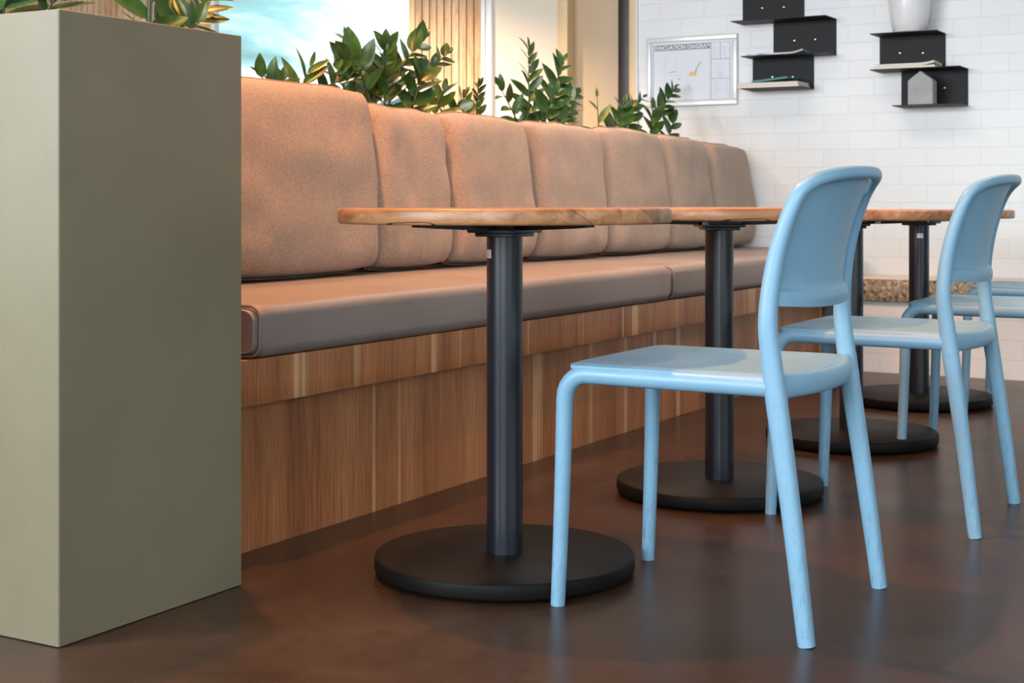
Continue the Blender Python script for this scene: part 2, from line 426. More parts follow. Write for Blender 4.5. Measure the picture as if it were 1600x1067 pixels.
# gold pine jamb, dark frame, tan door, pine jamb, cream panel, white post
struct(box('trim_2', 'pine_trim', (-3.292, YW-0.01, 0), (-3.251, YW+0.12, CE), 0.003))
struct(box('trim_3', 'dark_frame', (-3.365, YW+0.01, 0), (-3.292, YW+0.12, CE), 0.003))
d1 = struct(box('door_1', 'tan', (-3.662, YW+0.06, 0.005), (-3.365, YW+0.10, CE), 0.002))
struct(box('trim_4', 'pine_trim', (-3.712, YW-0.02, 0), (-3.650, YW+0.12, CE), 0.004))
struct(box('wall_cream', 'cream', (-4.122, YW+0.01, 0), (-3.712, YW+0.12, CE)))
mb = MB()
mb.box((-4.190, YW-0.02, 0), (-4.165, YW+0.12, CE), 0.003); mb.box((-4.158, YW-0.02, 0), (-4.122, YW+0.12, CE), 0.003)
struct(mb.done('trim_5', 'white_paint', smooth=30))
def slats(name, x0, x1, label):
    mb = MB(); mb.box((x0, YW+0.03, 0), (x1, YW+0.06, CE))
    n = round((x1-x0)/0.0513); w = (x1-x0)/n
    for i in range(n):
        mb.box((x0+i*w+0.003, YW-0.012+random.uniform(-.001, .001), 0.002), (x0+(i+1)*w-0.003, YW+0.04, CE), 0.002, 1)
    return tag(mb.done(name, 'pine'), label, 'wall panel', 'timber slat wall panels')
slats('timber_slat_panel', -4.632, -4.190, 'pale timber slat panel between the big window and the white post')
slats('timber_slat_panel', -8.9, -6.22, 'timber slat panel left of the window, above the olive planter')
# window: sill wall, frame, pane
struct(box('wall_window', 'plaster', (-6.20, YW, 0), (-4.66, YW+0.12, 0.75)))
w1 = struct(box('window_1', 'white_paint', (-6.20, YW-0.03, 0.75), (-4.66, YW+0.13, 0.79), 0.004))
struct(box('trim_6', 'pine_trim', (-4.672, YW-0.015, 0), (-4.633, YW+0.13, CE), 0.003))
struct(box('trim_7', 'pine_trim', (-6.225, YW-0.015, 0), (-6.20, YW+0.13, CE), 0.003))
fr_ = MB()
fr_.box((-6.20, YW+0.05, 0.79), (-6.17, YW+0.09, CE)); fr_.box((-4.692, YW+0.05, 0.79), (-4.672, YW+0.09, CE))
fr_.done('window_frame', 'white_paint', w1)
box('window_pane', 'glass', (-6.17, YW+0.066, 0.79), (-4.692, YW+0.072, CE), parent=w1)
# dwarf wall with terrazzo ledge
struct(box('wall_ledge', 'brick', (-2.06, 6.66, 0), (3.6, YW, 0.323)))
ld = MB().box((-2.06, 6.645, 0.325), (3.6, 6.999, 0.426), 0.004).done('terrazzo_ledge', 'terrazzo', smooth=30)
tag(ld, 'speckled terrazzo ledge running along the foot of the white brick wall', 'ledge')
box('ledge_top', 'ledge_top', (-2.055, 6.650, 0.426), (3.6, 6.999, 0.4275), parent=ld)

# ------------------------------------------------------------------ olive planter box
PX0, PX1, PY0, PY1, PZ = -2.75, -1.956, 1.832, 2.318, 1.113
pl = thing('planter_box', (-2.35, 2.07, 0), 'tall olive green planter box standing at the near end of the banquette', 'planter')
def in_pl(o):
    o.parent = pl; o.matrix_parent_inverse = Matrix.Translation((2.35, -2.07, 0)); return o
mb = MB()
tk = 0.02
def rect_(i, z, q=0.0): return [(PX0+i+q, PY0+i, z), (PX1-i-q, PY0+i, z), (PX1-i, PY0+i+q, z), (PX1-i, PY1-i-q, z), (PX1-i-q, PY1-i, z), (PX0+i+q, PY1-i, z), (PX0+i, PY1-i-q, z), (PX0+i, PY0+i+q, z)]
mb.rings([rect_(0, 0.002, 0.002), rect_(0, PZ-0.0015, 0.002), rect_(0.0015, PZ, 0.002), rect_(tk, PZ, 0.0005), rect_(tk, 0.9, 0.0005), rect_(0.0015, 0.002, 0.0005)], closed=True)
in_pl(mb.done('panel', 'planter'))
in_pl(box('plinth', 'rubber', (PX0+0.004, PY0+0.004, 0), (PX1-0.004, PY1-0.004, 0.03)))
in_pl(box('soil', 'soil', (PX0+tk, PY0+tk, 0.9), (PX1-tk, PY1-tk, 1.03)))

# ------------------------------------------------------------------ banquette
bench = thing('banquette', (-2.4, 4.7, 0), 'long timber banquette base with overhanging seat fascia, running to the far wall', 'bench')
def in_b(o):
    o.parent = bench; o.matrix_parent_inverse = Matrix.Translation((2.4, -4.7, 0)); return o
in_b(box('plinth', 'walnut', (-2.88, 2.335, 0.0), (-2.133, 6.643, 0.33)))
in_b(box('fascia', 'walnut', (-2.115, 2.335, 0.331), (-2.088, 6.643, 0.432), 0.001))
in_b(box('seat_board', 'walnut', (-2.88, 2.335, 0.331), (-2.115, 6.643, 0.432)))
in_b(box('back_panel', 'walnut', (-2.905, 2.335, 0.0), (-2.88, 6.99, 1.0), 0.002))

def seat_cushion(y0, y1, label):
    o = thing('seat_cushion', (-2.44, (y0+y1)/2, 0.433), label, 'cushion', 'leather seat cushions')
    x0, x1, z0, z1 = -2.87, -2.078, 0.433, 0.552
    L = (y1-y0)/2
    def prof(t):
        r = 0.028; pts = []
        def arc(cx_, cz, a0, a1, k=6):
            for i in range(k+1):
                a = a0+(a1-a0)*i/k; pts.append((cx_+r*math.cos(a), cz+r*math.sin(a)))
        arc(x1-0.020, z0+r, -PI/2, 0); arc(x1-0.020, z1-r, 0, PI/2)
        for i in range(1, 12):
            pts.append((x1-r-(x1-x0-2*r)*i/12, z1+0.002*math.sin(PI*i/12)))
        pts.append((x0, z1)); pts.append((x0, z0))
        return [(p[0]+2.44, p[1]-0.433) for p in pts]
    base = prof(0); rings = []
    K = 60
    for i in range(K+1):
        y = -L+2*L*i/K
        e_ = min(y+L, L-y)
        ins = 0.012*max(0, 1-e_/0.02)**2
        cxm = -2.44+2.44; ring = []
        for (px, pz) in base:
            bl = 0.004*noise.noise((y*3, px*4, 1.3)) if px > -0.3 else 0
            ccx, ccz = 0.0, 0.06
            dx, dz = px-ccx, pz-ccz
            ring.append((px - math.copysign(min(abs(dx), ins), dx) + (bl if dx > 0.2 else 0), y, max(0.0, pz-math.copysign(min(abs(dz), ins), dz)+(bl*0.8 if pz > 0.1 else 0))))
        rings.append(ring)
    MB().rings(rings).done('pad', 'leather', o, 50)
    # raised stitched seam around the end panel
    for s_ in (-1,):
        ring = [(px*0.985 if px > 0 else px*0.99, s_*(L-0.012), (pz-0.06)*0.93+0.06) for px, pz in base]
        MB().sweep(ring, 0.0035, ref=(0, 1, 0), n=8, closed=True).done('end_seam', 'leather', o, 60)
        ring2 = [Vector((px*0.962 if px > 0 else px*0.97, s_*(L+0.0005), (pz-0.06)*0.78+0.06)) for px, pz in base]
        mb = MB(); acc = []
        for i in range(len(ring2)):
            a, b2 = ring2[i], ring2[(i+1) % len(ring2)]
            d_ = (b2-a).length; k = max(1, int(d_/0.007))
            for j in range(k):
                p0 = a.lerp(b2, j/k); p1 = a.lerp(b2, (j+0.6)/k)
                if p0.x > 0.15: mb.sweep([p0, p1], 0.0009, ref=(0, 1, 0), n=5)
        mb.done('stitching', 'thread', o)
    return o
seat_cushion(2.507, 4.757, 'long taupe leather seat cushion, the near one with its stitched end beside the planter')
seat_cushion(4.763, 6.99, 'long taupe leather seat cushion, the far one running up to the brick wall')

# back cushions: (y0, y1, z0, z1, x_front, tilt, label)
def back_cushion(y0, y1, z0, z1, xf, seed, label, lean=0.03):
    w, h_, d = (y1-y0)-0.009, (z1-z0), 0.20
    nu, nv = 34, 36
    rnd = random.Random(seed)
    cy, cz = (y0+y1)/2, (z0+z1)/2
    ph = rnd.uniform(0, 50)
    def outline(u, v):
        k = 0.5*w*u*(1-0.03*v*v+0.018*(1-v*v)*0)
        zz = 0.5*h_*v*(1-0.035*u*u)
        # rounded corners
        q = (abs(u)**14+abs(v)**14)
        f = 1.0 if q < 1e-9 else min(1.0, (1.0/q)**(1/14)/1.0)
        return k*f if q > 1 else k, zz*f if q > 1 else zz
    def pt(u, v, sgn):
        y, z = outline(u, v)
        e_ = max(0.0, 1-abs(u)**11.0)**0.34*max(0.0, 1-abs(v)**8.0)**0.40
        belly = 1.0+0.10*math.cos(PI*(v+0.35)/2)
        x = sgn*d*0.5*e_*(belly if sgn > 0 else 0.9)
        if sgn > 0:
            r = math.hypot(u, v)
            wr = noise.noise((u*2.2+ph, v*2.0, ph))*0.013 + noise.noise((u*7+ph, v*2.2+u*2, ph+9))*0.0055*(0.4+abs(v))
            x += wr*min(1, e_*1.6)
        zt = noise.noise((u*1.6+ph, 3.3, ph))*0.010*max(0, v)
        z += zt
        if v < 0 and abs(u) < 1: z -= 0
        x += -lean*(v+1)*0.5*1.2
        return (x, y, z)
    mb = MB()
    mb.grid(lambda a, b2: pt(2*a-1, 2*b2-1, 1), nu, nv)
    mb.grid(lambda a, b2: pt(2*a-1, 2*b2-1, -1), nu, nv, True)
    o = thing('back_cushion', (xf-d*0.5, cy, z0), label, 'cushion', 'woven back cushions on the banquette')
    mb.done('cover', 'fabric', o, 80, (0, 0, h_/2))
    # welt along the seam
    ring = []
    for i in range(40): ring.append(pt(-1+2*i/40, 1, 1))
    for i in range(40): ring.append(pt(1, 1-2*i/40, 1))
    for i in range(40): ring.append(pt(1-2*i/40, -1, 1))
    for i in range(40): ring.append(pt(-1, -1+2*i/40, 1))
    rs = [Vector(p) for p in ring]
    MB().sweep(rs, 0.0038, ref=(1, 0, 0.01), n=7, closed=True).done('welt', 'piping', o, 60, (0, 0, h_/2))
    return o
CUSH = [
 (3.02, 3.785, 0.557, 1.135, -2.60, 'woven coral back cushion nearest the planter, the tallest of the row'),
 (3.785, 4.225, 0.557, 1.092, -2.62, 'woven coral back cushion directly behind the left half of the nearest tabletop'),
 (4.225, 4.80, 0.557, 1.094, -2.61, 'woven coral back cushion behind the column of the nearest table, below the short plants'),
 (4.80, 5.39, 0.557, 1.090, -2.60, 'woven coral back cushion below the bushy plant on the cream panel'),
 (5.39, 5.99, 0.557, 1.090, -2.59, 'woven coral back cushion below the tan door'),
 (5.99, 6.47, 0.557, 1.080, -2.58, 'woven coral back cushion second from the brick wall, under the framed diagram'),
 (6.47, 6.985, 0.557, 1.062, -2.57, 'woven coral back cushion at the far end against the brick wall'),
]
for i, (a, b2, c0, c1, xf, lab) in enumerate(CUSH):
    back_cushion(a, b2, c0, c1, xf, 11+i*7, lab)

# ------------------------------------------------------------------ trough behind the bench
tr_ = thing('plant_trough', (-3.05, 4.66, 0), 'long planting trough behind the cushions of the banquette', 'planter')
def in_t(o):
    o.parent = tr_; o.matrix_parent_inverse = Matrix.Translation((3.05, -4.66, 0)); return o
mb = MB()
mb.box((-3.26, 2.335, 0), (-3.24, 6.985, 1.0)); mb.box((-2.93, 2.335, 0), (-2.91, 6.985, 1.0))
mb.box((-3.24, 2.335, 0), (-2.93, 2.355, 1.0)); mb.box((-3.24, 6.965, 0), (-2.93, 6.985, 1.0))
in_t(mb.done('trough_wall', 'planter'))
in_t(box('soil', 'soil', (-3.24, 2.355, 0.8), (-2.93, 6.965, 0.955)))

# ------------------------------------------------------------------ plants
def leaf(mb, p, d, up, L, w, curl, fold):
    """ovate pointed leaflet from p along d"""
    d = d.normalized(); side = d.cross(up).normalized(); nn = side.cross(d).normalized()
    K = 7; rows = []
    for i in range(K+1):
        t = i/K
        hw = w*0.5*(math.sin(PI*min(1, t*0.97+0.03)**0.85)**0.75)*(1 if t < 1 else 0) if 0 < t < 1 else w*0.03
        cen = p + d*(L*t) + nn*(-curl*L*t*t) 
        row = []
        for s_ in (-1, -0.5, 0, 0.5, 1):
            row.append(mb.bm.verts.new(cen + side*(s_*hw) + nn*(fold*hw*abs(s_))))
        rows.append(row)
    for i in range(K):
        for j in range(4):
            mb.bm.faces.new((rows[i][j], rows[i][j+1], rows[i+1][j+1], rows[i+1][j]))
def frond(parent, base, mid, tip, n, L, seed, lm='leaf', start=0.25, wid=0.52, r0=0.005):
    rnd = random.Random(seed)
    if tip[2] > 0.3: tip = (tip[0], tip[1], tip[2]-0.035)
    pts = catmull([base, mid, tip], 14); k = len(pts)
    rr = [r0*(1-0.72*i/(k-1)) for i in range(k)]
    st = MB().sweep(pts, rr, ref=(0.31, 0.2, 0.93) if abs((Vector(tip)-Vector(base)).normalized().z) < 0.8 else (1, 0.1, 0), n=8).done('stalk', 'stem', parent, 60)
    mb = MB()
    out_ = Vector((0.868, 0.2, 0.25))
    for q in range(n):
        f = start+(1-start)*(q/(n-1))**0.92
        x = f*(k-1); i = min(int(x), k-2); p = pts[i].lerp(pts[i+1], x-i); tan = (pts[i+1]-pts[i]).normalized()
        sd = -1 if q % 2 else 1
        az = rnd.uniform(-0.5, 0.5)
        lat = tan.cross(Vector((math.cos(az)*0.9, -0.45+0.2*math.sin(az), 0.2))).normalized()*sd
        if q == n-1: dr = tan
        else: dr = (tan*(0.55+0.5*f) + lat*(1.0-0.35*f) + Vector((rnd.uniform(-.25, .35), rnd.uniform(-.15, .15), rnd.uniform(-.1, .15))))
        upv = (tan*0.7 + Vector((0.55, -0.6, 0.55)) + Vector((rnd.uniform(-.5, .5), rnd.uniform(-.5, .5), rnd.uniform(-.3, .3))))
        ll = 1.28*L*(0.72+0.5*math.sin(PI*min(1, 0.15+f*0.8)))*rnd.uniform(0.8, 1.08)
        if q == n-1: ll *= 0.7
        leaf(mb, p, dr, upv, ll, ll*wid*rnd.uniform(0.85, 1.12), rnd.uniform(0.02, 0.22), rnd.uniform(0.1, 0.35))
    mb.done('leaves', lm, st, 80)
def plant(loc, fronds, label, cat='plant', group='glossy leaved plants in the planters'):
    o = thing('zz_plant', loc, label, cat, group)
    for i, f in enumerate(fronds):
        frond(o, *f[:3], n=f[3], L=f[4], seed=hash((round(loc[1]*100), i)) % 9999, **(f[5] if len(f) > 5 else {}))
    return o
Z0 = 0.955; zb = 0.0
# local coordinates: origin at soil level, y along the bench (image right = +y)
plant((-3.02, 4.36, Z0), [
  ((0.00, 0.02, zb), (0.00, 0.05, 0.24), (0.03, 0.20, 0.46), 15, 0.085),
  ((0.01, -0.02, zb), (0.02, -0.03, 0.22), (0.06, -0.08, 0.41), 13, 0.080),
  ((-0.02, -0.05, zb), (-0.03, -0.12, 0.22), (-0.02, -0.20, 0.43), 9, 0.062, dict(start=0.5, lm='leaf')),
  ((-0.01, 0.10, zb), (0.00, 0.17, 0.22), (0.03, 0.37, 0.42), 15, 0.066, dict(start=0.42)),
  ((0.04, -0.07, zb), (0.05, -0.22, 0.27), (0.08, -0.40, 0.30), 11, 0.085, dict(start=0.35)),
  ((0.05, 0.02, zb), (0.08, 0.06, 0.16), (0.10, 0.10, 0.30), 11, 0.080, dict(start=0.2)),
  ((-0.04, 0.00, zb), (-0.06, 0.00, 0.20), (-0.05, 0.09, 0.36), 12, 0.080),
  ((-0.05, -0.08, zb), (-0.08, -0.10, 0.15), (-0.08, -0.17, 0.29), 10, 0.075),
], 'big bushy glossy plant in front of the window, rising behind the first two cushions')
plant((-3.02, 3.80, Z0), [
  ((0.0, 0.02, zb), (0.0, 0.06, 0.16), (0.02, 0.10, 0.27), 8, 0.085, dict(wid=0.28)),
  ((0.02, -0.03, zb), (0.04, -0.08, 0.15), (0.06, -0.22, 0.225), 8, 0.075),
  ((-0.02, -0.02, zb), (-0.03, 0.0, 0.13), (-0.03, 0.02, 0.22), 7, 0.07),
  ((0.02, 0.06, zb), (0.02, 0.16, 0.15), (0.05, 0.22, 0.24), 8, 0.085),
], 'low plant peeking over the tall cushion nearest the planter')
plant((-3.0, 4.66, Z0), [
  ((0.0, -0.01, zb), (0.01, -0.01, 0.13), (0.04, 0.00, 0.24), 8, 0.075, dict(lm='leaf_pale', wid=0.5)),
  ((0.0, 0.05, zb), (0.02, 0.08, 0.12), (0.05, 0.13, 0.225), 7, 0.07),
], 'short yellow green plant in front of the timber slats, beside the big bushy one')
plant((-3.0, 4.93, Z0), [
  ((0.0, -0.02, zb), (0.0, -0.05, 0.12), (0.02, -0.09, 0.22), 6, 0.06, dict(wid=0.34)),
  ((0.0, 0.02, zb), (0.0, 0.035, 0.16), (0.03, 0.00, 0.285), 14, 0.042, dict(wid=0.5)),
], 'small plant with one tightly leaved stalk, before the slats by the white post')
plant((-3.0, 5.42, Z0), [
  ((0.0, -0.02, zb), (0.0, -0.03, 0.26), (0.01, -0.05, 0.50), 17, 0.068, dict(wid=0.38)),
  ((0.02, 0.03, zb), (0.04, 0.06, 0.22), (0.06, 0.17, 0.46), 13, 0.082),
  ((0.0, 0.06, zb), (0.01, 0.16, 0.17), (0.03, 0.33, 0.33), 12, 0.078),
  ((-0.01, -0.05, zb), (0.0, -0.13, 0.15), (0.02, -0.31, 0.29), 10, 0.078, dict(wid=0.42)),
  ((0.04, 0.0, zb), (0.06, -0.01, 0.14), (0.09, 0.03, 0.28), 10, 0.08),
  ((-0.04, 0.04, zb), (-0.05, 0.08, 0.13), (-0.06, 0.14, 0.27), 9, 0.08),
  ((0.04, 0.05, zb), (0.06, 0.12, 0.12), (0.08, 0.20, 0.22), 8, 0.075),
], 'bushy plant with upright stalks in front of the cream panel')
plant((-3.0, 6.22, Z0), [
  ((0.0, -0.05, zb), (0.0, -0.01, 0.18), (0.03, 0.25, 0.36), 16, 0.072),
  ((-0.02, -0.10, zb), (-0.02, -0.13, 0.14), (0.0, -0.19, 0.30), 5, 0.07, dict(lm='leaf_pale', wid=0.3)),
  ((0.02, -0.06, zb), (0.04, -0.06, 0.14), (0.06, -0.03, 0.28), 10, 0.07),
  ((0.02, 0.0, zb), (0.03, 0.06, 0.13), (0.04, 0.12, 0.27), 10, 0.07),
], 'plant leaning right in front of the dark door frame')
plant((-3.0, 6.66, Z0), [
  ((0.0, 0.02, zb), (0.0, 0.06, 0.24), (0.02, 0.21, 0.43), 12, 0.078, dict(wid=0.4, start=0.4)),
  ((0.0, -0.03, zb), (0.0, -0.04, 0.16), (0.02, -0.06, 0.28), 9, 0.075),
  ((0.02, 0.05, zb), (0.03, 0.10, 0.12), (0.04, 0.16, 0.245), 7, 0.075),
], 'plant farthest along the trough, its stalk in front of the framed diagram')
ZP = 1.03
plant((-2.10, 2.20, ZP), [
  ((0.0, 0.0, zb), (0.004, 0.003, 0.2), (0.0, 0.012, 0.42), 13, 0.062, dict(start=0.20, r0=0.006)),
  ((0.02, 0.02, zb), (0.03, 0.07, 0.085), (0.03, 0.13, 0.125), 8, 0.055, dict(start=0.35, wid=0.42)),
  ((0.0, 0.05, zb), (0.0, 0.12, 0.10), (-0.01, 0.22, 0.20), 11, 0.062, dict(start=0.3, wid=0.38)),
  ((-0.05, 0.02, zb), (-0.06, 0.08, 0.10), (-0.07, 0.17, 0.15), 9, 0.058, dict(start=0.3, wid=0.4)),
], 'dark leaved plant near the back edge of the tall olive planter')
plant((-2.22, 1.93, ZP), [
  ((0.0, 0.0, zb), (0.0, 0.01, 0.10), (0.0, 0.03, 0.20), 9, 0.072, dict(wid=0.6, start=0.4)),
  ((0.04, 0.02, zb), (0.05, 0.06, 0.09), (0.06, 0.10, 0.16), 7, 0.062, dict(wid=0.55, start=0.45)),
  ((0.04, -0.05, zb), (0.05, -0.08, 0.08), (0.06, -0.13, 0.13), 7, 0.062, dict(wid=0.5, start=0.45)),
], 'broad leaved plant at the left photo edge, in the olive planter')

# ------------------------------------------------------------------ tables
def make_table(label):
    o = thing('cafe_table', (0, 0, 0), label, 'table', 'round pedestal cafe tables')
    MB().lathe([(0.0001, 0.0), (0.345, 0.0), (0.349, 0.003), (0.350, 0.006), (0.350, 0.026), (0.348, 0.030), (0.344, 0.032), (0.0001, 0.032)], 128).done('tabletop', 'tabletop', o, 40, (0, 0, 0.732))
    MB().lathe([(0.0001, 0.0), (0.0380, 0.0), (0.0380, 0.674), (0.0001, 0.674)], 64).done('column', 'black', o, 40, (0, 0, 0.040))
    MB().lathe([(0.0001, 0), (0.2695, 0), (0.2725, 0.003), (0.2735, 0.006), (0.2735, 0.0275), (0.2720, 0.031), (0.269, 0.033), (0.0001, 0.0335)], 128).done('base', 'base_black', o, 40, (0, 0, 0.0075))
    for k in range(6):
        a = PI/6+k*PI/3
        MB().lathe([(0.0001, 0), (0.011, 0), (0.013, 0.002), (0.013, 0.0076), (0.0001, 0.0076)], 20).done('foot_glide', 'rubber', o, 40, (0.225*math.cos(a), 0.225*math.sin(a), 0))
    mb = MB(); mb.box((-0.058, -0.058, 0.712), (0.058, 0.058, 0.722), 0.002); mb.box((-0.046, -0.046, 0.704), (0.046, 0.046, 0.7125), 0.002); mb.box((-0.05, -0.05, 0.7215), (0.05, 0.05, 0.7319))
    mb.done('mounting_plate', 'black', o, 30)
    for k in range(4):
        a = k*PI/2+math.radians(74)
        mb = MB()
        # tapering arm, deep at the hub, thin at the tip
        rg = []
        for r_, hh, ww in ((0.030, 0.014, 0.016), (0.10, 0.013, 0.016), (0.18, 0.010, 0.015), (0.245, 0.006, 0.013)):
            z1 = 0.7318; p = []
            for sw, zz in ((-ww, z1-hh), (ww, z1-hh), (ww, z1), (-ww, z1)):
                p.append((r_*math.cos(a)-sw*math.sin(a), r_*math.sin(a)+sw*math.cos(a), zz))
            rg.append(p)
        mb.rings(rg)
        mb.done('support_arm', 'black', o)
    # adjuster pivot on one side of the hub
    a = math.radians(225)
    MB().box((-0.062, -0.090, 0.7185), (-0.036, -0.072, 0.7318), 0.002).done('adjuster', 'silver', o, 30)
    return o
def table_label(o, ang, z=0.665):
    mb = MB(); R_ = 0.0384
    h2 = 0.009; w2 = 0.30
    ring = []
    def fn(u, v): 
        a = ang+(u-0.5)*2*w2; return (R_*math.cos(a), R_*math.sin(a), z+(v-0.5)*2*h2)
    mb.grid(fn, 8, 2)
    def fn2(u, v):
        a = ang+(u-0.5)*2*w2; return ((R_-0.0006)*math.cos(a), (R_-0.0006)*math.sin(a), z+(v-0.5)*2*h2)
    mb.grid(fn2, 8, 2, True)
    mb.done('label', 'silver', o, 60)
T0 = make_table('nearest round timber cafe table, its whole black disc base in view')
TP = [(-1.553, 2.685, 0.0, 0.0), (-1.470, 3.686, 0.6, -0.002), (-1.413, 4.686, 1.9, -0.012), (-1.456, 5.711, 2.6, -0.017)]
TL = [None, 'second round timber cafe table, just behind the front chair', 'third round timber cafe table, its base behind the legs of the second chair',
      'farthest round timber cafe table, its column in front of the terrazzo ledge']
tabs = []
for i, (x, y, rz, dz) in enumerate(TP):
    o = T0 if i == 0 else copy_tree(T0)
    if i: o['label'] = TL[i]
    o.location = (x, y, 0); o.rotation_euler.z = rz
    for ch in o.children:
        n_ = ch.name.split('.')[0]
        if n_ in ('tabletop', 'support_arm', 'mounting_plate', 'adjuster'): ch.location.z += dz
    tabs.append(o)
cam_dir = lambda x, y: math.atan2(-y, -x)
table_label(tabs[0], cam_dir(-1.549, 2.685)-0-math.radians(64), 0.668)
table_label(tabs[2], cam_dir(-1.411, 4.686)-1.9+math.radians(-4), 0.655)
table_label(tabs[3], cam_dir(-1.456, 5.711)-2.6+math.radians(6), 0.648)

# ------------------------------------------------------------------ chairs (front faces -x)
def up_x(z):
    u = max(0.0, (z-0.56)/(0.832-0.56))
    return 0.177 + 0.064*u**2.3
BULGE = 0.052
def wid(z): return 0.220-0.065*max(0, z-0.55)
def back_x(y, z): return up_x(z) + BULGE*(1-(y/0.220)**2)*max(0, min(1, (z-0.50)/0.10))**1.0
def make_chair(label):
    o = thing('side_chair', (0, 0, 0), label, 'chair', 'sky blue resin chairs along the tables')
    # front legs with rounded corner up to the side rail
    for s_ in (-1, 1):
        pts = [(-0.250, s_*0.2085, 0.0), (-0.245, s_*0.2075, 0.12), (-0.240, s_*0.2065, 0.26), (-0.237, s_*0.206, 0.37), (-0.236, s_*0.206, 0.398)]
        for k in range(1, 7):
            a = PI/2*k/6; R_ = 0.050
            pts.append((-0.236+R_*(1-math.cos(a)), s_*0.206, 0.398+R_*math.sin(a)))
        rr = [0.0140, 0.0148, 0.0157, 0.0166, 0.0168] + [0.0170+0.0012*k/6 for k in range(1, 7)]
        MB().sweep(pts, rr, rr, ref=(0, 1, 0), n=20).done('front_leg', 'resin', o, 60)
        pts = [(-0.188, s_*0.206, 0.448), (-0.10, s_*0.2065, 0.4475), (0.0, s_*0.208, 0.447), (0.10, s_*0.211, 0.447), (0.182, s_*0.214, 0.447)]
        MB().sweep(pts, 0.0182, 0.0185, ref=(0, 1, 0), n=20).done('side_rail', 'resin', o, 60)
        # rear leg rising to the back frame
        pts = catmull([(0.252, s_*0.2275, 0.0), (0.238, s_*0.225, 0.11), (0.222, s_*0.2215, 0.23), (0.203, s_*0.2185, 0.36), (0.194, s_*0.2175, 0.42), (0.188, s_*0.2172, 0.468)], 5)
        k = len(pts); ra = [0.0150+0.0022*i/(k-1) for i in range(k)]; rb = [0.0150+0.0040*min(1, 1.5*i/(k-1)) for i in range(k)]
        MB().sweep(pts, ra, rb, ref=(0, 1, 0), n=20, power=2.6).done('rear_leg', 'resin', o, 60)
    # front rail and curved rear rail
    MB().sweep([(-0.214, -0.20, 0.444), (-0.220, 0, 0.444), (-0.214, 0.20, 0.444)], 0.014, 0.015, ref=(0, 0, 1), n=14).done('front_rail', 'resin', o, 60)
    pts = catmull([(0.187, -0.212, 0.447), (0.205, -0.15, 0.446), (0.222, -0.06, 0.445), (0.222, 0.06, 0.445), (0.205, 0.15, 0.446), (0.187, 0.212, 0.447)], 6)
    k = len(pts)
    MB().sweep(pts, [0.024-0.003*math.sin(PI*i/(k-1)) for i in range(k)], 0.013, ref=(0, 0, 1), n=18, power=2.4).done('rear_rail', 'resin', o, 60)
    # back frame: one bow up, over and down
    pts = []
    zs = [0.42, 0.46, 0.50, 0.53, 0.56, 0.59, 0.62, 0.65, 0.68, 0.71, 0.74, 0.765, 0.785]
    zt, ah, n_ = 0.832, 0.047, 2.7
    half = []
    for z in zs: half.append((wid(z), z))
    for k in range(1, 19):
        a = PI/2*k/18
        z = zt-ah+ah*math.sin(a)**(2/n_) if k < 18 else zt
        y = wid(z)*math.cos(a)**(2/n_) if k < 18 else 0
        half.append((y, z))
    full = [(-y, z) for y, z in half] + [(y, z) for y, z in half[::-1][1:]]
    P3 = []
    for y, z in full:
        P3.append((back_x(y, z), y, z))
    for i, (x_, y_) in enumerate(((0.1945, 0.2175), (0.1885, 0.2172), (0.1835, 0.2175), (0.1795, 0.2185))):
        P3[i] = (x_, -y_, zs[i]); P3[-1-i] = (x_, y_, zs[i])
    # resample evenly
    V3 = [Vector(p) for p in P3]; L_ = [0]
    for a, b2 in zip(V3, V3[1:]): L_.append(L_[-1]+(b2-a).length)
    rs = []; Nn = 110
    for i in range(Nn+1):
        d_ = L_[-1]*i/Nn; j = 0
        while j < len(L_)-2 and L_[j+1] < d_: j += 1
        rs.append(V3[j].lerp(V3[j+1], (d_-L_[j])/(L_[j+1]-L_[j])))
    for _ in range(3):
        rs = [rs[0]]+[(rs[i-1]+rs[i]*2+rs[i+1])/4 for i in range(1, len(rs)-1)]+[rs[-1]]
    nr = len(rs)
    ra = []; rb = []
    for i in range(nr):
        q = min(i, nr-1-i)/(nr-1)*2
        ra.append(0.0195-0.0070*min(1, q*1.4)); rb.append(0.0176-0.0056*min(1, q*1.5))
    MB().sweep(rs, ra, rb, ref=(1, 0, 0.1), n=20, power=2.4).done('back_frame', 'resin', o, 60)
    # shell of the backrest, set towards the sitter, with a flared lower lip
    def shell(u, v, off):
        zb0, zt0 = 0.592, 0.822
        yy_ = (2*u-1)
        z = zb0+(zt0-zb0)*v
        zt_l = zt0 - 0.037*abs(yy_)**3.0
        z = zb0 - 0.010*(1-yy_*yy_) + (zt_l-zb0+0.010*(1-yy_*yy_))*v
        y = yy_*(wid(z)-0.006)
        fl = max(0.0, 1-v/0.16)
        step = 0.010 if v < 0.15 else 0
        return Vector((back_x(y, z)-0.010 + off + 0.012*fl*(1-yy_**4*0.3) + step*0.6, y, z))
    mb = MB()
    nu, nv = 36, 40
    A = mb.grid(lambda u, v: shell(u, v, 0.003), nu, nv); B = mb.grid(lambda u, v: shell(u, v, -0.003), nu, nv, True)
    for j in range(nv): 
        for i in (0, nu):
            q = (A[i][j], A[i][j+1], B[i][j+1], B[i][j]); mb.bm.faces.new(q)
    for i in range(nu):
        for j in (0, nv):
            q = (A[i][j], A[i+1][j], B[i+1][j], B[i][j]); mb.bm.faces.new(q)
    mb.done('backrest', 'resin', o, 35)
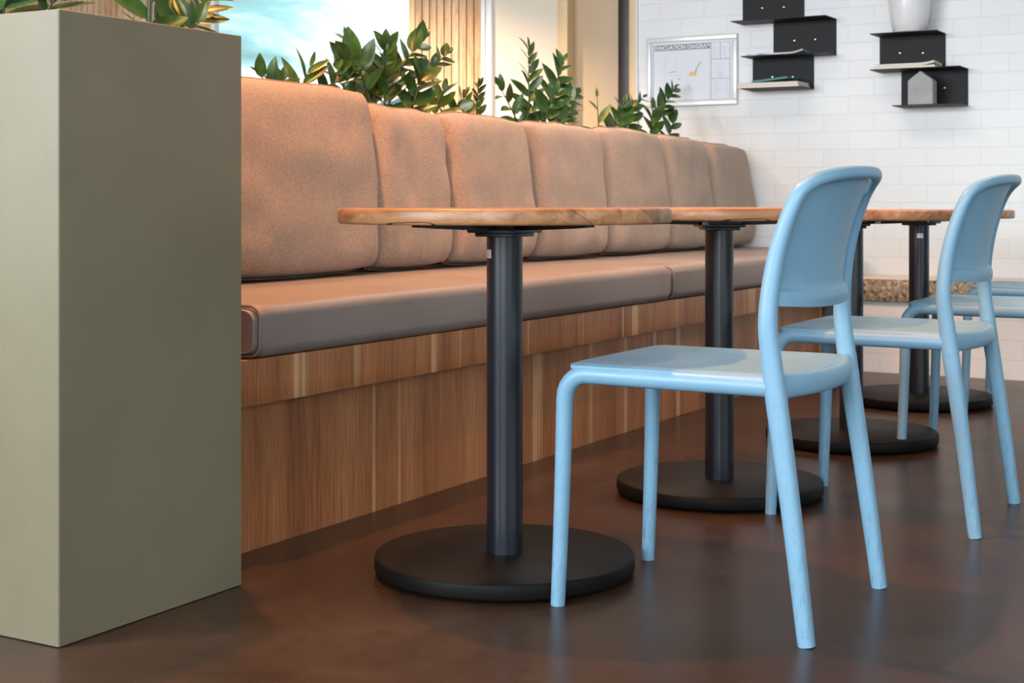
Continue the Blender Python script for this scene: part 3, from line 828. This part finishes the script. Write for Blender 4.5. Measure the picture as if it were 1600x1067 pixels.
    # seat shell
    def seat(u, v, off):
        a, c_ = 2*u-1, 2*v-1
        q = (abs(a)**14+abs(c_)**14)**(1/14); m_ = max(abs(a), abs(c_))
        f = m_/q if q > 1e-9 else 1
        a *= f; c_ *= f
        hw = 0.2175+0.001*(a+1)/2
        x = -0.016+0.216*a + (0.016*(1-c_*c_) if a > 0 else -0.004*(1-c_*c_))*abs(a)**2
        y = hw*c_
        edge = max(0, m_-0.93)/0.07
        z = 0.4690 - 0.005*math.cos(PI*a/2)*math.cos(PI*c_/2) - 0.0045*edge*edge
        return Vector((x, y, z+off))
    mb = MB(); nu, nv = 40, 40
    A = mb.grid(lambda u, v: seat(u, v, 0), nu, nv); B = mb.grid(lambda u, v: seat(u, v, -0.007), nu, nv, True)
    for j in range(nv):
        for i in (0, nu): mb.bm.faces.new((A[i][j], A[i][j+1], B[i][j+1], B[i][j]))
    for i in range(nu):
        for j in (0, nv): mb.bm.faces.new((A[i][j], A[i+1][j], B[i+1][j], B[i][j]))
    mb.done('seat', 'resin', o, 40)
    return o
C0 = make_chair('sky blue resin chair in front, drawn up to the nearest table')
CP = [(-1.082, 2.716, 0), (-1.012, 3.714, 0.0), (-0.975, 4.79, 0.01), (-1.000, 5.76, 0.0)]
CL = [None, 'sky blue resin chair second in the row, its back at the right edge', 'sky blue resin chair third in the row, behind the second one at right edge',
      'farthest sky blue resin chair, only a strip of its seat seen near the ledge']
for i, (x, y, r) in enumerate(CP):
    o = C0 if i == 0 else copy_tree(C0)
    if i: o['label'] = CL[i]
    o.location = (x, y, 0); o.rotation_euler.z = r

# ------------------------------------------------------------------ framed evacuation diagram
EX0, EX1, EZ0, EZ1 = -3.188, -2.690, 1.268, 1.626
ev = thing('evacuation_diagram', ((EX0+EX1)/2, YW, EZ0), 'silver framed evacuation diagram hanging on the white brick wall', 'sign')
EW, EH = EX1-EX0, EZ1-EZ0
fw = 0.026
mb = MB()
for lo, hi in (((-EW/2, 0), (EW/2, fw)), ((-EW/2, EH-fw), (EW/2, EH)), ((-EW/2, fw), (-EW/2+fw, EH-fw)), ((EW/2-fw, fw), (EW/2, EH-fw))):
    mb.box((lo[0], -0.022, lo[1]), (hi[0], -0.001, hi[1]), 0.005, 3)
mb.done('frame', 'alu', ev, 40)
box('paper', 'paper', (-EW/2+fw-0.002, -0.008, fw-0.002), (EW/2-fw+0.002, -0.002, EH-fw+0.002), parent=ev)
px0, px1, pz0, pz1 = -EW/2+fw+0.008, EW/2-fw-0.014, fw+0.004, EH-fw-0.012
PW, PH = px1-px0, pz1-pz0
def ink(name, m_, rects, yy_=-0.0084):
    mb = MB()
    for a, b2, c_, d_ in rects:   # fractions of the printed area
        mb.box((px0+PW*a, yy_, pz0+PH*b2), (px0+PW*c_, -0.0078, pz0+PH*d_))
    return mb.done(name, m_, ev)
ink('header', 'grey_ink', [(0, 0.895, 0.755, 1.0)])
lw = 0.006
ink('ruled_lines', 'grey_ink', [(0, 0, lw, 0.9), (0.75, 0, 0.75+lw, 0.9), (0.75, 0.995, 1, 1.0), (0.75, 0.70, 1, 0.708), (0.75, 0.36, 1, 0.368), (0.872, 0.70, 0.878, 1), (0, 0, 1, 0.006), (0.994, 0.0, 1.0, 1.0)])
R4 = random.Random(3)
for cx_ in (0.775, 0.895):
    ink('text_block', 'pale_ink', [(cx_, 0.92-0.022*k, cx_+R4.uniform(0.03, 0.08), 0.926-0.022*k) for k in range(9)])
ink('text_block', 'pale_ink', [(0.78, 0.32-0.034*k, 0.78+R4.uniform(0.06, 0.12), 0.327-0.034*k) for k in range(8)])
ink('key_symbols', 'pale_ink', [(0.945, 0.32-0.034*k, 0.968, 0.332-0.034*k) for k in range(8)])
ink('text_block', 'pale_ink', [(0.79, 0.62-0.05*k, 0.79+R4.uniform(0.05, 0.13), 0.626-0.05*k) for k in range(4)])
ink('plan_outline', 'pale_ink', [(0.16, 0.20, 0.164, 0.724), (0.16, 0.72, 0.56, 0.724), (0.56, 0.45, 0.564, 0.724), (0.30, 0.45, 0.304, 0.72), (0.16, 0.45, 0.45, 0.454), (0.45, 0.2, 0.454, 0.45), (0.16, 0.20, 0.45, 0.204)])
for rc in ([(0.20, 0.505, 0.24, 0.512), (0.24, 0.510, 0.30, 0.522)], [(0.335, 0.375, 0.35, 0.395)], [(0.325, 0.265, 0.336, 0.295), (0.335, 0.27, 0.345, 0.29)], [(0.47, 0.19, 0.475, 0.28)]):
    ink('plan_mark', 'grey_ink', rc)
ink('orange_block', 'orange_ink', [(0.475, 0.43, 0.565, 0.50)])
ink('red_route', 'red_ink', [(0.555, 0.50, 0.566, 0.525), (0.563, 0.52, 0.575, 0.55)])
ink('exit_route', 'green_ink', [(0.565, 0.56, 0.59, 0.60), (0.588, 0.598, 0.612, 0.65), (0.610, 0.648, 0.64, 0.675)])
ink('assembly_symbol', 'green_ink', [(0.855, 0.40, 0.862, 0.46), (0.885, 0.40, 0.892, 0.46), (0.855, 0.455, 0.892, 0.462), (0.855, 0.40, 0.892, 0.407)])
fc = bpy.data.curves.new('title', 'FONT'); fc.body = 'EVACUATION DIAGRAM'; fc.size = 0.036; fc.offset = 0.0007; fc.extrude = 0.0003
fo = bpy.data.objects.new('title_tmp', fc); COL.objects.link(fo)
bpy.context.view_layer.update()
me = bpy.data.meshes.new_from_object(fo.evaluated_get(bpy.context.evaluated_depsgraph_get()))
bpy.data.objects.remove(fo)
xs = [v.co.x for v in me.vertices]; ys = [v.co.y for v in me.vertices]
tw, thh = max(xs)-min(xs), max(ys)-min(ys); sxx = PW*0.735/tw; syy = PH*0.078/thh
x0_, y0_ = min(xs), min(ys)
for v in me.vertices:
    a, b2, c_ = v.co; v.co = (px0+PW*0.010+(a-x0_)*sxx, -0.0088-c_, pz0+PH*0.909+(b2-y0_)*syy)
me.materials.clear(); me.materials.append(M['white_ink'])
to = bpy.data.objects.new('title', me); COL.objects.link(to); to.parent = ev

# ------------------------------------------------------------------ folded steel wall shelves
def screw(o, x, z, y=-0.003):
    mb = MB(); rg = []
    for r_, d_ in ((0.0075, 0), (0.0075, 0.003), (0.006, 0.005), (0.002, 0.006)):
        rg.append([(x+r_*math.cos(2*PI*j/16), y-d_, z+r_*math.sin(2*PI*j/16)) for j in range(16)])
    mb.rings(rg); mb.done('brass_screw', 'brass', o, 50)
TH = 0.004; DP = 0.17
def shelf_unit(ox, oz, panels, shelves, screws, label):
    o = thing('wall_shelf', (ox, YW, oz), label, 'shelf', 'zigzag folded steel wall shelves')
    for x0, x1, z0, z1 in panels:
        box('back_plate', 'shelf', (x0-ox, -TH-0.001, z0-oz), (x1-ox, -0.001, z1-oz), parent=o)
    for x0, x1, z in shelves:
        box('shelf_board', 'shelf', (x0-ox, -DP, z-TH/2-oz), (x1-ox, -0.001, z+TH/2-oz), parent=o)
    for x, z in screws: screw(o, x-ox, z-oz, -TH-0.001)
    return o
ZA, ZB, ZC = 1.667, 1.492, 1.332
shelf_unit(-2.42, ZC, [(-2.665, -2.345, ZA, 1.86), (-2.503, -2.184, ZB, ZA), (-2.612, -2.296, ZC, ZB)],
           [(-2.665, -2.184, ZA), (-2.612, -2.184, ZB), (-2.612, -2.296, ZC), (-2.665, -2.345, 1.86)],
           [(-2.561, 1.745), (-2.449, 1.742), (-2.395, 1.574), (-2.289, 1.574), (-2.508, 1.399), (-2.403, 1.394)],
           'black zigzag wall shelf beside the framed diagram, holding a magazine and books')
ZD, ZE, ZF = 1.566, 1.397, 1.226
shelf_unit(-1.76, ZF, [(-1.971, -1.660, ZE, ZD), (-1.867, -1.557, ZF, ZE)],
           [(-1.971, -1.660, ZD), (-1.971, -1.557, ZE), (-1.867, -1.557, ZF)],
           [(-1.873, 1.486), (-1.765, 1.481), (-1.665, 1.312)],
           'black zigzag wall shelf at the right, holding a white vase and a concrete house')
# white vase
vz = ZD+TH/2
vs_ = MB().lathe([(0.0001, 0), (0.070, 0), (0.076, 0.004), (0.088, 0.07), (0.100, 0.17), (0.103, 0.26), (0.092, 0.34), (0.070, 0.38), (0.062, 0.40), (0.058, 0.40), (0.066, 0.375), (0.086, 0.335), (0.095, 0.26), (0.09, 0.17), (0.07, 0.02), (0.0001, 0.015)], 64)
tag(vs_.done('vase', 'ceramic', None, 60, (-1.800, 6.889, vz)), 'glossy white ceramic vase on the top board of the right shelf', 'vase')
# concrete house ornament
hz = ZF+TH/2
mb = MB(); mb.prism([(-0.057, 0), (0.057, 0), (0.057, 0.112), (0.0, 0.156), (-0.057, 0.112)], -0.04, 0.04, 1)
bmesh.ops.bevel(mb.bm, geom=list(mb.bm.edges), offset=0.002, segments=2, affect='EDGES')
tag(mb.done('house_ornament', 'concrete', None, 30, (-1.740, 6.885, hz)), 'grey concrete house shaped ornament on the lowest right shelf', 'ornament')
# books and magazines
def flat_book(name, x0, x1, y0, y1, z, thick, cover, label, cat, pages='pages', bow=0.0, rz=0.0):
    cx_, cy_ = (x0+x1)/2, (y0+y1)/2; hx, hy = (x1-x0)/2, (y1-y0)/2
    o = thing(name, (cx_, cy_, z), label, cat, 'books and magazines on the wall shelves', rz)
    def sheet(t0, t1, ins, m_, nm):
        mb = MB(); nx = 16; rg = []
        for i in range(nx+1):
            x = -hx+ins+(2*hx-2*ins)*i/nx
            k = bow*max(0, (i/nx-0.72)/0.28)**2
            rg.append([(x, -hy+ins, t0+k), (x, hy-ins, t0+k*0.3), (x, hy-ins, t1+k*0.3), (x, -hy+ins, t1+k)])
        mb.rings(rg); mb.done(nm, m_, o)
    ct = min(0.0012, thick*0.12)
    sheet(0.0, ct, 0, cover, 'cover'); sheet(ct, thick-ct, 0.003, pages, 'page_block'); sheet(thick-ct, thick, 0, cover, 'cover')
    return o
flat_book('magazine', -2.585, -2.300, 6.838, 6.985, ZB+TH/2, 0.008, 'magazine', 'colourful magazine with one curled corner, on the middle board of the left shelf', 'magazine', 'magazine', bow=0.014)
flat_book('book', -2.628, -2.312, 6.815, 6.992, ZC+TH/2, 0.0125, 'cream_cover', 'cream book lowest in the pile on the bottom board of the left shelf', 'book')
flat_book('book', -2.628, -2.318, 6.818, 6.992, ZC+TH/2+0.0126, 0.0125, 'cream_cover', 'cream book in the middle of the pile, under the teal book', 'book')
tb = flat_book('book', -2.555, -2.370, 6.822, 6.985, ZC+TH/2+0.0335, 0.009, 'teal', 'teal book on top of the cream books, bottom board of the left shelf', 'book', 'teal')
tb.rotation_euler.y = math.radians(-5.0)
flat_book('book', -1.955, -1.668, 6.830, 6.992, ZE+TH/2, 0.011, 'cream_cover', 'cream paperback lowest in the pile under the vase shelf', 'book')
flat_book('book', -1.945, -1.672, 6.835, 6.990, ZE+TH/2+0.0112, 0.011, 'cream_cover', 'worn cream paperback with a curled corner, upper one under the vase shelf', 'book', bow=0.010)
